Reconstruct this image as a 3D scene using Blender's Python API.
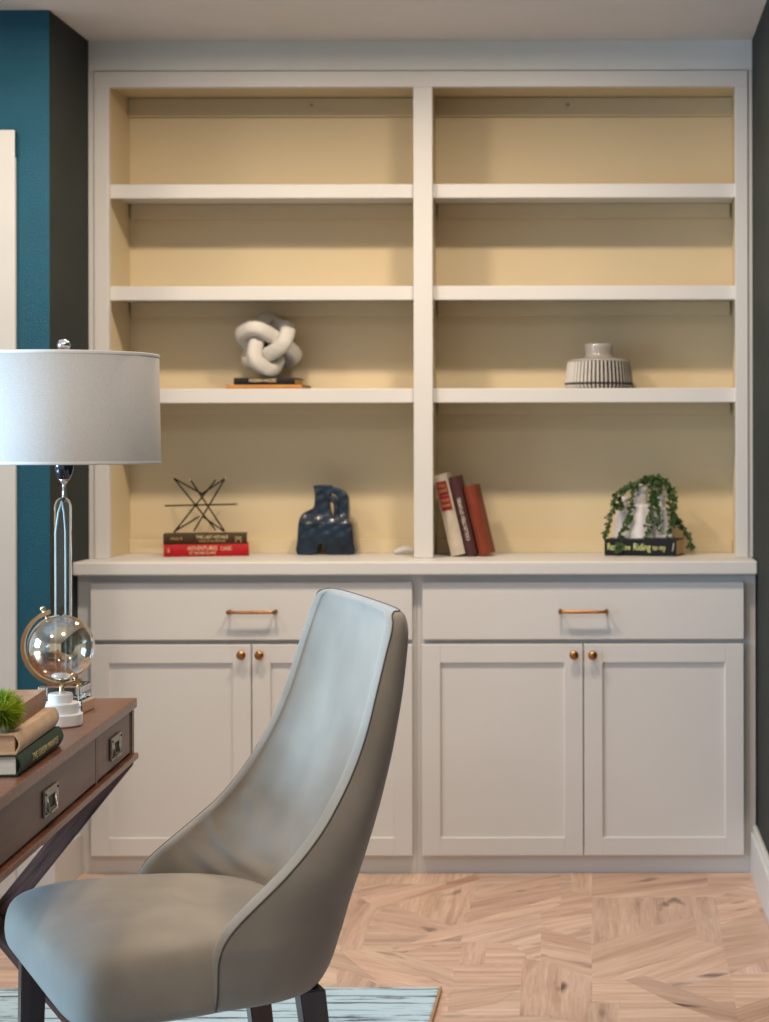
import bpy, bmesh, math, random
from mathutils import Vector, Matrix
R = random.Random(7)
C = bpy.context.scene.collection
for o in list(bpy.data.objects): bpy.data.objects.remove(o)

# ------------------------------------------------------------------ camera
FPX = 1855.0
VX, VY, CZ = 600.0, 448.0, 1.23
cam = bpy.data.cameras.new('camera'); camo = bpy.data.objects.new('camera', cam); C.objects.link(camo)
cam.sensor_width = 36; cam.sensor_fit = 'AUTO'
cam.lens = 36 * FPX / 1022
cam.shift_x = -(VX - 384.5) / 1022
cam.shift_y = (VY - 511) / 1022
cam.clip_start = .05
camo.location = (0, 0, CZ); camo.rotation_euler = (math.radians(90), math.radians(.1), 0)
cam.dof.use_dof = True; cam.dof.focus_distance = 3.1; cam.dof.aperture_fstop = 7.5
bpy.context.scene.camera = camo
vs = bpy.context.scene.view_settings
vs.view_transform = 'Standard'; vs.look = 'None'; vs.gamma = 1; vs.exposure = 0.2
vs.use_curve_mapping = False

# ------------------------------------------------------------------ world and lights
w = bpy.data.worlds.new('world'); bpy.context.scene.world = w; w.use_nodes = True
bg = w.node_tree.nodes['Background']; bg.inputs[0].default_value = (.88, .94, 1.0, 1); bg.inputs[1].default_value = .56

def area(name, loc, rot, size, power, col, shape='DISK', size_y=None, spread=None):
    l = bpy.data.lights.new(name, 'AREA'); l.shape = shape; l.size = size
    if size_y: l.size_y = size_y
    l.energy = power; l.color = col
    if spread: l.spread = math.radians(spread)
    o = bpy.data.objects.new(name, l); C.objects.link(o); o.location = loc; o.rotation_euler = [math.radians(a) for a in rot]
    return o
WARM = (1.0, .83, .64)
area('ceiling_can_lamp', (-1.95, 4.38, 2.43), (0, 0, 0), .15, 8, WARM, spread=177)
area('ceiling_can_lamp', (-1.02, 4.54, 2.43), (0, 0, 0), .15, 17, WARM, spread=177)
area('ceiling_can_lamp', (-.22, 4.54, 2.43), (0, 0, 0), .15, 17, WARM, spread=177)
area('ceiling_can_lamp', (-.35, 2.1, 2.43), (0, 0, 0), .15, 14, WARM)
area('ceiling_can_lamp', (-1.6, 1.6, 2.43), (0, 0, 0), .15, 10, WARM)
# daylight through the glazed opening on the left, then an added low fill
area('window_and_fill_light', (-3.3, 2.35, 1.45), (0, -90, 0), .8, 52, (.40, .69, 1.0), 'RECTANGLE', 1.1, 95)
area('window_and_fill_light', (-3.3, 2.35, .30), (0, -90, 0), .35, 11, (.34, .66, 1.0), 'RECTANGLE', 1.1, 95)  # weak low fill, added to put blue on the seat front

# ------------------------------------------------------------------ materials
def mat(name, col, rough=.5, metal=0, vary=0, vscale=8, bump=0, bscale=60, sheen=0, coat=0, trans=0, ior=1.45, spec=None, col2=None, stretch=None, det=3):
    m = bpy.data.materials.new(name); m.use_nodes = True
    nt = m.node_tree; b = nt.nodes['Principled BSDF']
    b.inputs['Base Color'].default_value = (*col, 1); b.inputs['Roughness'].default_value = rough
    b.inputs['Metallic'].default_value = metal
    if sheen:
        b.inputs['Sheen Weight'].default_value = sheen; b.inputs['Sheen Roughness'].default_value = .4
    if coat: b.inputs['Coat Weight'].default_value = coat; b.inputs['Coat Roughness'].default_value = .12
    if trans: b.inputs['Transmission Weight'].default_value = trans; b.inputs['IOR'].default_value = ior
    if spec is not None: b.inputs['Specular IOR Level'].default_value = spec
    tc = nt.nodes.new('ShaderNodeTexCoord'); mp = nt.nodes.new('ShaderNodeMapping')
    nt.links.new(tc.outputs['Object'], mp.inputs[0])
    if stretch: mp.inputs['Scale'].default_value = stretch
    if vary or col2:
        n = nt.nodes.new('ShaderNodeTexNoise'); n.inputs['Scale'].default_value = vscale; n.inputs['Detail'].default_value = det
        nt.links.new(mp.outputs[0], n.inputs['Vector'])
        cr = nt.nodes.new('ShaderNodeValToRGB')
        c2 = col2 if col2 else tuple(max(0, c * (1 - vary)) for c in col)
        c1 = col if col2 else tuple(min(1, c * (1 + vary * .6)) for c in col)
        cr.color_ramp.elements[0].position = .33; cr.color_ramp.elements[1].position = .67
        cr.color_ramp.elements[0].color = (*c2, 1); cr.color_ramp.elements[1].color = (*c1, 1)
        nt.links.new(n.outputs[0], cr.inputs[0]); nt.links.new(cr.outputs[0], b.inputs['Base Color'])
    if bump:
        n2 = nt.nodes.new('ShaderNodeTexNoise'); n2.inputs['Scale'].default_value = bscale; n2.inputs['Detail'].default_value = 2
        nt.links.new(mp.outputs[0], n2.inputs['Vector'])
        bp = nt.nodes.new('ShaderNodeBump'); bp.inputs['Strength'].default_value = bump; bp.inputs['Distance'].default_value = .004
        nt.links.new(n2.outputs[0], bp.inputs['Height']); nt.links.new(bp.outputs[0], b.inputs['Normal'])
    return m
M = {}
M['white'] = mat('cabinet_white_paint', (.66, .64, .615), .45, vary=.02, vscale=3)
M['ceil'] = mat('ceiling_paint', (.76, .73, .70), .9, vary=.02, bump=.15, bscale=90)
M['soffit'] = mat('soffit_paint', (.74, .74, .70), .8, vary=.02)
M['cream'] = mat('cream_cabinet_interior', (.68, .56, .36), .6, vary=.03, vscale=2)
M['teal'] = mat('teal_wall_paint', (.004, .086, .145), .45, vary=.06, vscale=6, bump=.8, bscale=300, spec=.35)
M['teal_shaded'] = mat('shaded_teal_wall_paint', (.025, .031, .029), .6, vary=.1, vscale=6, bump=.4, bscale=420, spec=.15)  # side walls: the teal paint, with their shade put into the colour
M['trim'] = mat('trim_white_paint', (.60, .60, .59), .4, vary=.02)
M['brass'] = mat('aged_brass', (.38, .17, .055), .3, 1, vary=.2, vscale=60)
M['gold'] = mat('polished_gold', (.86, .70, .44), .2, 1)
M['chrome'] = mat('polished_chrome', (.8, .8, .8), .06, 1)
M['pewter'] = mat('antique_pewter', (.36, .34, .30), .35, 1, vary=.3, vscale=120)
M['black'] = mat('black_recess', (.01, .01, .01), .5)
M['velvet'] = mat('taupe_velvet', (.315, .262, .205), .78, vary=.16, vscale=7, sheen=.35, bump=.15, bscale=500)
M['velvet_out'] = M['velvet']
M['piping'] = mat('dark_taupe_piping', (.12, .095, .075), .8)
def wood(name, c1, c2, rough, coat, stretch, scale=14):
    m = mat(name, c1, rough, col2=c2, vscale=scale, coat=coat, stretch=stretch, det=6)
    return m
M['walnut'] = wood('reddish_walnut_top', (.215, .078, .036), (.13, .042, .021), .32, .15, (14, 1.2, 14), 5)
M['walnut_face'] = wood('walnut_drawer_front', (.145, .070, .050), (.105, .048, .036), .42, .1, (1.5, 14, 14), 5)
M['walnut_leg'] = wood('rustic_dark_leg', (.22, .090, .060), (.04, .018, .014), .7, 0, (18, 18, 1.6), 5)
M['leg'] = wood('espresso_chair_leg', (.045, .018, .014), (.02, .009, .008), .3, .4, (12, 12, 1), 5)
M['linen'] = mat('linen_shade', (.56, .52, .48), .9, vary=.05, vscale=300, bump=.3, bscale=700)
M['shb'] = mat('shade_binding', (.72, .68, .63), .9)
M['marble'] = mat('white_marble', (.80, .77, .75), .3, vary=.05, vscale=20)
M['page'] = mat('book_pages', (.72, .65, .52), .9, vary=.12, vscale=40, stretch=(1, 1, 30))
M['page_tan'] = mat('tan_book_pages', (.50, .33, .16), .9, vary=.12, vscale=40, stretch=(1, 1, 30))
M['text_cream'] = mat('cream_lettering', (.75, .60, .35), .6)
M['text_gold'] = mat('gold_lettering', (.48, .40, .16), .5)
M['text_yellow'] = mat('pale_yellow_lettering', (.72, .78, .30), .6)
M['text_white'] = mat('white_lettering', (.8, .72, .6), .6)
M['glaze'] = mat('blue_black_glaze', (.004, .008, .015), .3, .0, col2=(.011, .028, .058), vscale=22, bump=.5, bscale=70, coat=.15, spec=.3)
M['knot'] = mat('whitewashed_wood', (.62, .59, .54), .6, vary=.1, vscale=14, bump=.2, bscale=60)
M['rod'] = mat('black_iron_rod', (.010, .008, .007), .6, spec=.2)
M['stone'] = mat('white_ceramic', (.70, .67, .66), .5, vary=.06, vscale=25)
M['leaf'] = mat('vine_leaf', (.055, .12, .018), .6, col2=(.015, .045, .008), vscale=60)
M['grass'] = mat('bright_moss_blade', (.55, .62, .04), .6, col2=(.14, .26, .01), vscale=40)
M['vaseglaze'] = mat('grey_white_rib_glaze', (.62, .58, .53), .3, vary=.05)
M['vasedark'] = mat('dark_groove_glaze', (.030, .025, .02), .6, spec=.2)
M['vaseneck'] = mat('grey_neck_glaze', (.36, .33, .30), .2, coat=.6, vary=.1, vscale=25)
def cover(n, c, r=.55): return mat(n, c, r, vary=.12, vscale=30, bump=.2, bscale=300, spec=.2)
def glass(name, tint, rough=0, ior=1.45):
    return mat(name, tint, rough, trans=1, ior=ior)
M['acrylic'] = glass('clear_crystal', (.93, .98, .97), 0, 1.46)
# globe: clear glass with silvery-gold land masses
def globe_mat():
    m = bpy.data.materials.new('mercury_glass_globe'); m.use_nodes = True; nt = m.node_tree; L = nt.links
    nt.nodes.remove(nt.nodes['Principled BSDF']); out = nt.nodes['Material Output']
    tc = nt.nodes.new('ShaderNodeTexCoord'); n = nt.nodes.new('ShaderNodeTexNoise')
    n.inputs['Scale'].default_value = 13; n.inputs['Detail'].default_value = 5
    L.new(tc.outputs['Object'], n.inputs['Vector'])
    cr = nt.nodes.new('ShaderNodeValToRGB'); cr.color_ramp.elements[0].position = .52; cr.color_ramp.elements[1].position = .55
    L.new(n.outputs[0], cr.inputs[0])
    tr = nt.nodes.new('ShaderNodeBsdfTransparent'); tr.inputs[0].default_value = (.93, .93, .92, 1)
    gl = nt.nodes.new('ShaderNodeBsdfGlossy'); gl.inputs['Roughness'].default_value = .03; gl.inputs['Color'].default_value = (.95, .95, .93, 1)
    fr = nt.nodes.new('ShaderNodeLayerWeight'); fr.inputs[0].default_value = .45
    ma = nt.nodes.new('ShaderNodeMath'); ma.operation = 'ADD'; ma.inputs[1].default_value = .12; ma.use_clamp = True
    L.new(fr.outputs['Facing'], ma.inputs[0])
    m1 = nt.nodes.new('ShaderNodeMixShader'); L.new(ma.outputs[0], m1.inputs[0]); L.new(tr.outputs[0], m1.inputs[1]); L.new(gl.outputs[0], m1.inputs[2])
    g2 = nt.nodes.new('ShaderNodeBsdfGlossy'); g2.inputs['Roughness'].default_value = .1; g2.inputs['Color'].default_value = (.85, .66, .42, 1)
    m3 = nt.nodes.new('ShaderNodeMixShader'); m3.inputs[0].default_value = .75; L.new(tr.outputs[0], m3.inputs[1]); L.new(g2.outputs[0], m3.inputs[2])
    m2 = nt.nodes.new('ShaderNodeMixShader'); L.new(cr.outputs[0], m2.inputs[0]); L.new(m1.outputs[0], m2.inputs[1]); L.new(m3.outputs[0], m2.inputs[2])
    L.new(m2.outputs[0], out.inputs['Surface'])
    return m
M['globe'] = globe_mat()
def floor_mat():
    m = bpy.data.materials.new('oak_plank_floor'); m.use_nodes = True; nt = m.node_tree; L = nt.links; b = nt.nodes['Principled BSDF']
    uv = nt.nodes.new('ShaderNodeUVMap'); uv.uv_map = 'grain'
    mp = nt.nodes.new('ShaderNodeMapping'); mp.inputs['Scale'].default_value = (1.3, 17, 1); L.new(uv.outputs[0], mp.inputs[0])
    n = nt.nodes.new('ShaderNodeTexNoise'); n.inputs['Scale'].default_value = 1.3; n.inputs['Detail'].default_value = 6; n.inputs['Roughness'].default_value = .62; n.inputs['Distortion'].default_value = .7
    L.new(mp.outputs[0], n.inputs['Vector'])
    cr = nt.nodes.new('ShaderNodeValToRGB'); e = cr.color_ramp.elements
    e[0].position = .25; e[0].color = (.36, .235, .175, 1); e[1].position = .64; e[1].color = (.70, .525, .42, 1)
    x = e.new(.45); x.color = (.58, .405, .31, 1)
    L.new(n.outputs[0], cr.inputs[0])
    mg = nt.nodes.new('ShaderNodeMapping'); mg.inputs['Scale'].default_value = (7, 130, 1); L.new(uv.outputs[0], mg.inputs[0])
    ng = nt.nodes.new('ShaderNodeTexNoise'); ng.inputs['Scale'].default_value = 1; ng.inputs['Detail'].default_value = 4; ng.inputs['Roughness'].default_value = .7; L.new(mg.outputs[0], ng.inputs['Vector'])
    cg = nt.nodes.new('ShaderNodeValToRGB'); cg.color_ramp.elements[0].position = .3; cg.color_ramp.elements[0].color = (.80, .76, .73, 1); cg.color_ramp.elements[1].position = .65; cg.color_ramp.elements[1].color = (1.06, 1.05, 1.05, 1); L.new(ng.outputs[0], cg.inputs[0])
    # knots
    mp2 = nt.nodes.new('ShaderNodeMapping'); mp2.inputs['Scale'].default_value = (5, 11, 1); L.new(uv.outputs[0], mp2.inputs[0])
    v = nt.nodes.new('ShaderNodeTexNoise'); v.inputs['Scale'].default_value = 1.15; v.inputs['Detail'].default_value = 1.5; v.inputs['Distortion'].default_value = .5; L.new(mp2.outputs[0], v.inputs['Vector'])
    k = nt.nodes.new('ShaderNodeValToRGB'); k.color_ramp.elements[0].position = .66; k.color_ramp.elements[0].color = (0, 0, 0, 1); k.color_ramp.elements[1].position = .78; k.color_ramp.elements[1].color = (1, 1, 1, 1)
    L.new(v.outputs[0], k.inputs[0])
    mx = nt.nodes.new('ShaderNodeMixRGB'); mx.inputs[2].default_value = (.12, .065, .045, 1); L.new(k.outputs[0], mx.inputs[0]); L.new(cr.outputs[0], mx.inputs[1])
    at = nt.nodes.new('ShaderNodeAttribute'); at.attribute_name = 'tone'
    mu = nt.nodes.new('ShaderNodeMixRGB'); mu.blend_type = 'MULTIPLY'; mu.inputs[0].default_value = 1; L.new(mx.outputs[0], mu.inputs[1]); L.new(at.outputs['Color'], mu.inputs[2])
    mf = nt.nodes.new('ShaderNodeMixRGB'); mf.blend_type = 'MULTIPLY'; mf.inputs[0].default_value = 1; L.new(mu.outputs[0], mf.inputs[1]); L.new(cg.outputs[0], mf.inputs[2])
    L.new(mf.outputs[0], b.inputs['Base Color']); b.inputs['Roughness'].default_value = .42
    return m
M['floor'] = floor_mat()
def rug_mat():
    m = bpy.data.materials.new('blue_white_streaked_rug'); m.use_nodes = True; nt = m.node_tree; L = nt.links; b = nt.nodes['Principled BSDF']
    tc = nt.nodes.new('ShaderNodeTexCoord'); mp = nt.nodes.new('ShaderNodeMapping'); mp.inputs['Scale'].default_value = (2.2, 26, 1); L.new(tc.outputs['Object'], mp.inputs[0])
    n = nt.nodes.new('ShaderNodeTexNoise'); n.inputs['Scale'].default_value = 2.2; n.inputs['Detail'].default_value = 5; n.inputs['Roughness'].default_value = .7; L.new(mp.outputs[0], n.inputs['Vector'])
    cr = nt.nodes.new('ShaderNodeValToRGB'); e = cr.color_ramp.elements
    e[0].position = .39; e[0].color = (.07, .07, .10, 1); e[1].position = .46; e[1].color = (.45, .60, .68, 1)
    L.new(n.outputs[0], cr.inputs[0])
    # woven rows
    wv = nt.nodes.new('ShaderNodeTexWave'); wv.bands_direction = 'Y'; wv.inputs['Scale'].default_value = 6; wv.inputs['Distortion'].default_value = 1.5; wv.inputs['Detail'].default_value = 2; L.new(tc.outputs['Object'], wv.inputs[0])
    c2 = nt.nodes.new('ShaderNodeValToRGB'); c2.color_ramp.elements[0].position = .02; c2.color_ramp.elements[0].color = (.12, .15, .2, 1); c2.color_ramp.elements[1].position = .10; c2.color_ramp.elements[1].color = (1, 1, 1, 1)
    L.new(wv.outputs[0], c2.inputs[0])
    mu = nt.nodes.new('ShaderNodeMixRGB'); mu.blend_type = 'MULTIPLY'; L.new(cr.outputs[0], mu.inputs[1]); L.new(c2.outputs[0], mu.inputs[2])
    m3 = nt.nodes.new('ShaderNodeMapping'); m3.inputs['Scale'].default_value = (4, 40, 1); L.new(tc.outputs['Object'], m3.inputs[0])
    n3 = nt.nodes.new('ShaderNodeTexNoise'); n3.inputs['Scale'].default_value = 1; n3.inputs['Detail'].default_value = 4; L.new(m3.outputs[0], n3.inputs['Vector'])
    c3 = nt.nodes.new('ShaderNodeValToRGB'); c3.color_ramp.elements[0].position = .42; c3.color_ramp.elements[1].position = .58; L.new(n3.outputs[0], c3.inputs[0]); L.new(c3.outputs[0], mu.inputs[0])
    L.new(mu.outputs[0], b.inputs['Base Color']); b.inputs['Roughness'].default_value = .95
    return m
M['rug'] = rug_mat()

# ------------------------------------------------------------------ helpers
def thing(name, label, cat, loc=(0, 0, 0), rz=0, group=None):
    o = bpy.data.objects.new(name, None); C.objects.link(o); o.empty_display_size = .1
    o.location = loc; o.rotation_euler = (0, 0, rz); tag(o, label, cat, group); return o
def tag(o, label, cat, group=None):
    o['label'] = label; o['category'] = cat
    if group: o['group'] = group
def obj(name, bm, m, parent=None, smooth=False, loc=None, rot=None):
    if isinstance(bm, bmesh.types.BMesh):
        bmesh.ops.recalc_face_normals(bm, faces=bm.faces)
        me = bpy.data.meshes.new(name); bm.to_mesh(me); bm.free()
    else: me = bm
    ms = m if isinstance(m, (list, tuple)) else [m]
    for x in ms: me.materials.append(x)
    o = bpy.data.objects.new(name, me); C.objects.link(o)
    if parent: o.parent = parent
    if loc: o.location = loc
    if rot: o.rotation_euler = rot
    if smooth:
        for p in me.polygons: p.use_smooth = True
    return o
def struct(name, bm, m):
    o = obj(name, bm, m); o['kind'] = 'structure'; return o
def box(bm, x0, x1, y0, y1, z0, z1, bev=0, seg=2, mi=0):
    t = bmesh.new()
    bmesh.ops.create_cube(t, size=1)
    for v in t.verts:
        v.co = Vector(((x0 + x1) / 2 + v.co.x * (x1 - x0), (y0 + y1) / 2 + v.co.y * (y1 - y0), (z0 + z1) / 2 + v.co.z * (z1 - z0)))
    if bev: bmesh.ops.bevel(t, geom=t.edges[:], offset=bev, segments=seg, affect='EDGES', profile=.5)
    merge(bm, t, mi)
def merge(bm, t, mi=0, M4=None):
    me = bpy.data.meshes.new('t')
    for f in t.faces: f.material_index = mi
    if M4: bmesh.ops.transform(t, matrix=M4, verts=t.verts)
    t.to_mesh(me); t.free(); bm.from_mesh(me); bpy.data.meshes.remove(me)
def B(*a, **k):
    bm = bmesh.new(); box(bm, *a, **k); return bm
def tube(bm, pts, r, seg=10, closed=False, mi=0, sq=None):
    """round tube along a path; r number or list"""
    pts = [Vector(p) for p in pts]; n = len(pts)
    rings = []; up = None
    for i, p in enumerate(pts):
        if closed: d = (pts[(i + 1) % n] - pts[i - 1])
        else: d = pts[min(i + 1, n - 1)] - pts[max(i - 1, 0)]
        d.normalize()
        if up is None:
            up = Vector((0, 0, 1)) if abs(d.z) < .9 else Vector((1, 0, 0))
        a = d.cross(up).normalized(); b2 = a.cross(d).normalized(); up = b2
        rr = r[i] if isinstance(r, (list, tuple)) else r
        ring = []
        for k in range(seg):
            t = 2 * math.pi * k / seg; c, s = math.cos(t), math.sin(t)
            if sq:
                c = math.copysign(abs(c) ** sq, c); s = math.copysign(abs(s) ** sq, s)
            ring.append(bm.verts.new(p + a * c * rr + b2 * s * rr))
        rings.append(ring)
    m = n if closed else n - 1
    off = 0
    if closed:
        best = 1e9
        for k in range(seg):
            dd = (rings[0][k].co - rings[-1][0].co).length
            if dd < best: best = dd; off = k
    for i in range(m):
        A = rings[i]; Bq = rings[(i + 1) % n]; sh = off if (closed and i == n - 1) else 0
        for k in range(seg):
            f = bm.faces.new((A[k], A[(k + 1) % seg], Bq[(k + 1 + sh) % seg], Bq[(k + sh) % seg])); f.smooth = True; f.material_index = mi
    if not closed:
        for rg in (rings[0], rings[-1]):
            f = bm.faces.new(rg); f.material_index = mi
    return bm
def lathe(bm, prof, seg=48, cx=0, cy=0, mi=0, closed=False, rfun=None):
    """prof list of (r,z)"""
    rings = []
    for j, (r, z) in enumerate(prof):
        if r < 1e-6: rings.append([bm.verts.new((cx, cy, z))]); continue
        rings.append([bm.verts.new((cx + r * (rfun(k, j) if rfun else 1) * math.cos(2 * math.pi * k / seg), cy + r * (rfun(k, j) if rfun else 1) * math.sin(2 * math.pi * k / seg), z)) for k in range(seg)])
    for i in range(len(rings) - 1):
        A, D = rings[i], rings[i + 1]
        for k in range(seg):
            k2 = (k + 1) % seg
            if len(A) == 1 and len(D) == 1: continue
            if len(A) == 1: f = bm.faces.new((A[0], D[k2], D[k]))
            elif len(D) == 1: f = bm.faces.new((A[k], A[k2], D[0]))
            else: f = bm.faces.new((A[k], A[k2], D[k2], D[k]))
            f.material_index = mi; f.smooth = True
    if closed and len(rings[0]) > 1 and len(rings[-1]) > 1:
        pass
    return bm
def to_mesh(o):
    dg = bpy.context.evaluated_depsgraph_get(); dg.update()
    me = bpy.data.meshes.new_from_object(o.evaluated_get(dg)); return me
def outline(splines, extrude, bevel, bres=3):
    cu = bpy.data.curves.new('c', 'CURVE'); cu.dimensions = '2D'; cu.fill_mode = 'BOTH'; cu.extrude = extrude; cu.bevel_depth = bevel; cu.bevel_resolution = bres
    for pts in splines:
        s = cu.splines.new('POLY'); s.points.add(len(pts) - 1)
        for q, p in zip(s.points, pts): q.co = (p[0], p[1], 0, 1)
        s.use_cyclic_u = True
    o = bpy.data.objects.new('c', cu); C.objects.link(o); me = to_mesh(o); bpy.data.objects.remove(o); bpy.data.curves.remove(cu)
    me.transform(Matrix.Rotation(math.pi / 2, 4, 'X'))
    return me
def text_mesh(s, size, width=None, depth=.0004):
    cu = bpy.data.curves.new('t', 'FONT'); cu.body = s; cu.size = size; cu.extrude = depth; cu.align_x = 'CENTER'; cu.align_y = 'CENTER'
    o = bpy.data.objects.new('t', cu); C.objects.link(o); me = to_mesh(o); bpy.data.objects.remove(o); bpy.data.curves.remove(cu)
    if width:
        xs = [v.co.x for v in me.vertices]; k = width / (max(xs) - min(xs))
        for v in me.vertices: v.co.x *= k
    me.transform(Matrix.Rotation(math.pi / 2, 4, 'X'))     # faces -Y
    return me
def lerp(t, tab):
    if t <= tab[0][0]: return tab[0][1]
    for (a, b), (c, d) in zip(tab, tab[1:]):
        if t <= c: return b + (d - b) * (t - a) / (c - a)
    return tab[-1][1]
def subsurf(o, lv=2):
    m = o.modifiers.new('s', 'SUBSURF'); m.levels = lv; m.render_levels = lv
def smoothpath(pts, n=8, closed=False):
    """Catmull-Rom"""
    P = [Vector(p) for p in pts]; out = []; N = len(P)
    rng = range(N if closed else N - 1)
    for i in rng:
        p0 = P[i - 1] if (closed or i > 0) else P[0]; p1 = P[i]; p2 = P[(i + 1) % N]; p3 = P[(i + 2) % N] if (closed or i + 2 < N) else P[-1]
        for k in range(n):
            t = k / n
            out.append(.5 * ((2 * p1) + (p2 - p0) * t + (2 * p0 - 5 * p1 + 4 * p2 - p3) * t * t + (3 * p1 - p0 - 3 * p2 + p3) * t ** 3))
    if not closed: out.append(P[-1])
    return out

# depths of the main planes (metres from the camera)
DU, DC, DF, DD, DB = 5.5, 5.322, 5.372, 5.345, 5.795
def X(px, d): return (px - VX) * d / FPX
def Z(py, d): return CZ - (py - VY) * d / FPX
XL, XR, ZC = -1.516, .453, 2.44

# ------------------------------------------------------------------ structure
struct('ceiling', B(-4.2, .6, -1.5, 6.0, ZC, ZC + .1), M['ceil'])
struct('wall_back', B(-1.7, .6, DB + .01, DB + .13, 0, ZC), M['cream'])
struct('wall_right', B(XR, XR + .12, -1.5, DB + .01, 0, ZC), M['teal_shaded'])
bm = B(-4.2, -2.58, 5.113, 5.25, 0, ZC); box(bm, -2.58, -1.70, 5.113, 5.25, 2.03, ZC); box(bm, -1.70, XL - .0005, 5.113, 5.25, 0, ZC)
struct('wall_left', bm, M['teal'])
struct('wall_alcove_left', B(XL - .12, XL, 5.114, DB + .01, 0, ZC), M['teal_shaded']).name = 'wall_alcove'
struct('wall_soffit', B(XL, XR, DU + .004, DB, 2.352, ZC), M['soffit'])
def casing():
    bm = bmesh.new()
    for (x0, x1, t) in ((-1.702, -1.607, .018), (-1.690, -1.667, .024)):
        box(bm, x0, x1, 5.113 - t, 5.113, 0, 2.107 if t < .02 else 2.09, .003)
    box(bm, -2.675, -1.607, 5.097, 5.113, 2.03, 2.107, .003)
    box(bm, -2.675, -2.58, 5.095, 5.113, 0, 2.107, .003)
    return bm
struct('trim_1', casing(), M['trim'])
bm = B(-2.58, -1.70, 5.15, 5.19, .01, 2.03)
for z0, z1 in ((.25, .95), (1.1, 1.85)):
    for x0, x1 in ((-2.45, -2.18), (-2.08, -1.82)): box(bm, x0, x1, 5.145, 5.15, z0, z1, .003)
struct('door_1', bm, M['trim'])
def baseboard(name, x0, x1, y0, y1, ax):
    bm = bmesh.new(); box(bm, x0, x1, y0, y1, 0, .118, .002)
    if ax == 'R': box(bm, x0 + .007, x1, y0, y1, .118, .138, .004)
    elif ax == 'L': box(bm, x0, x1 - .007, y0, y1, .118, .138, .004)
    else: box(bm, x0, x1, y0 + .006, y1, .118, .138, .004)
    return struct(name, bm, M['trim'])
baseboard('baseboard_right', XR - .02, XR, -1.4, DF - .001, 'R')
baseboard('baseboard_left', -1.606, XL + .016, 5.097, 5.113, 'F')
baseboard('baseboard_alcove', XL, XL + .016, 5.114, DF - .001, 'L')

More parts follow.
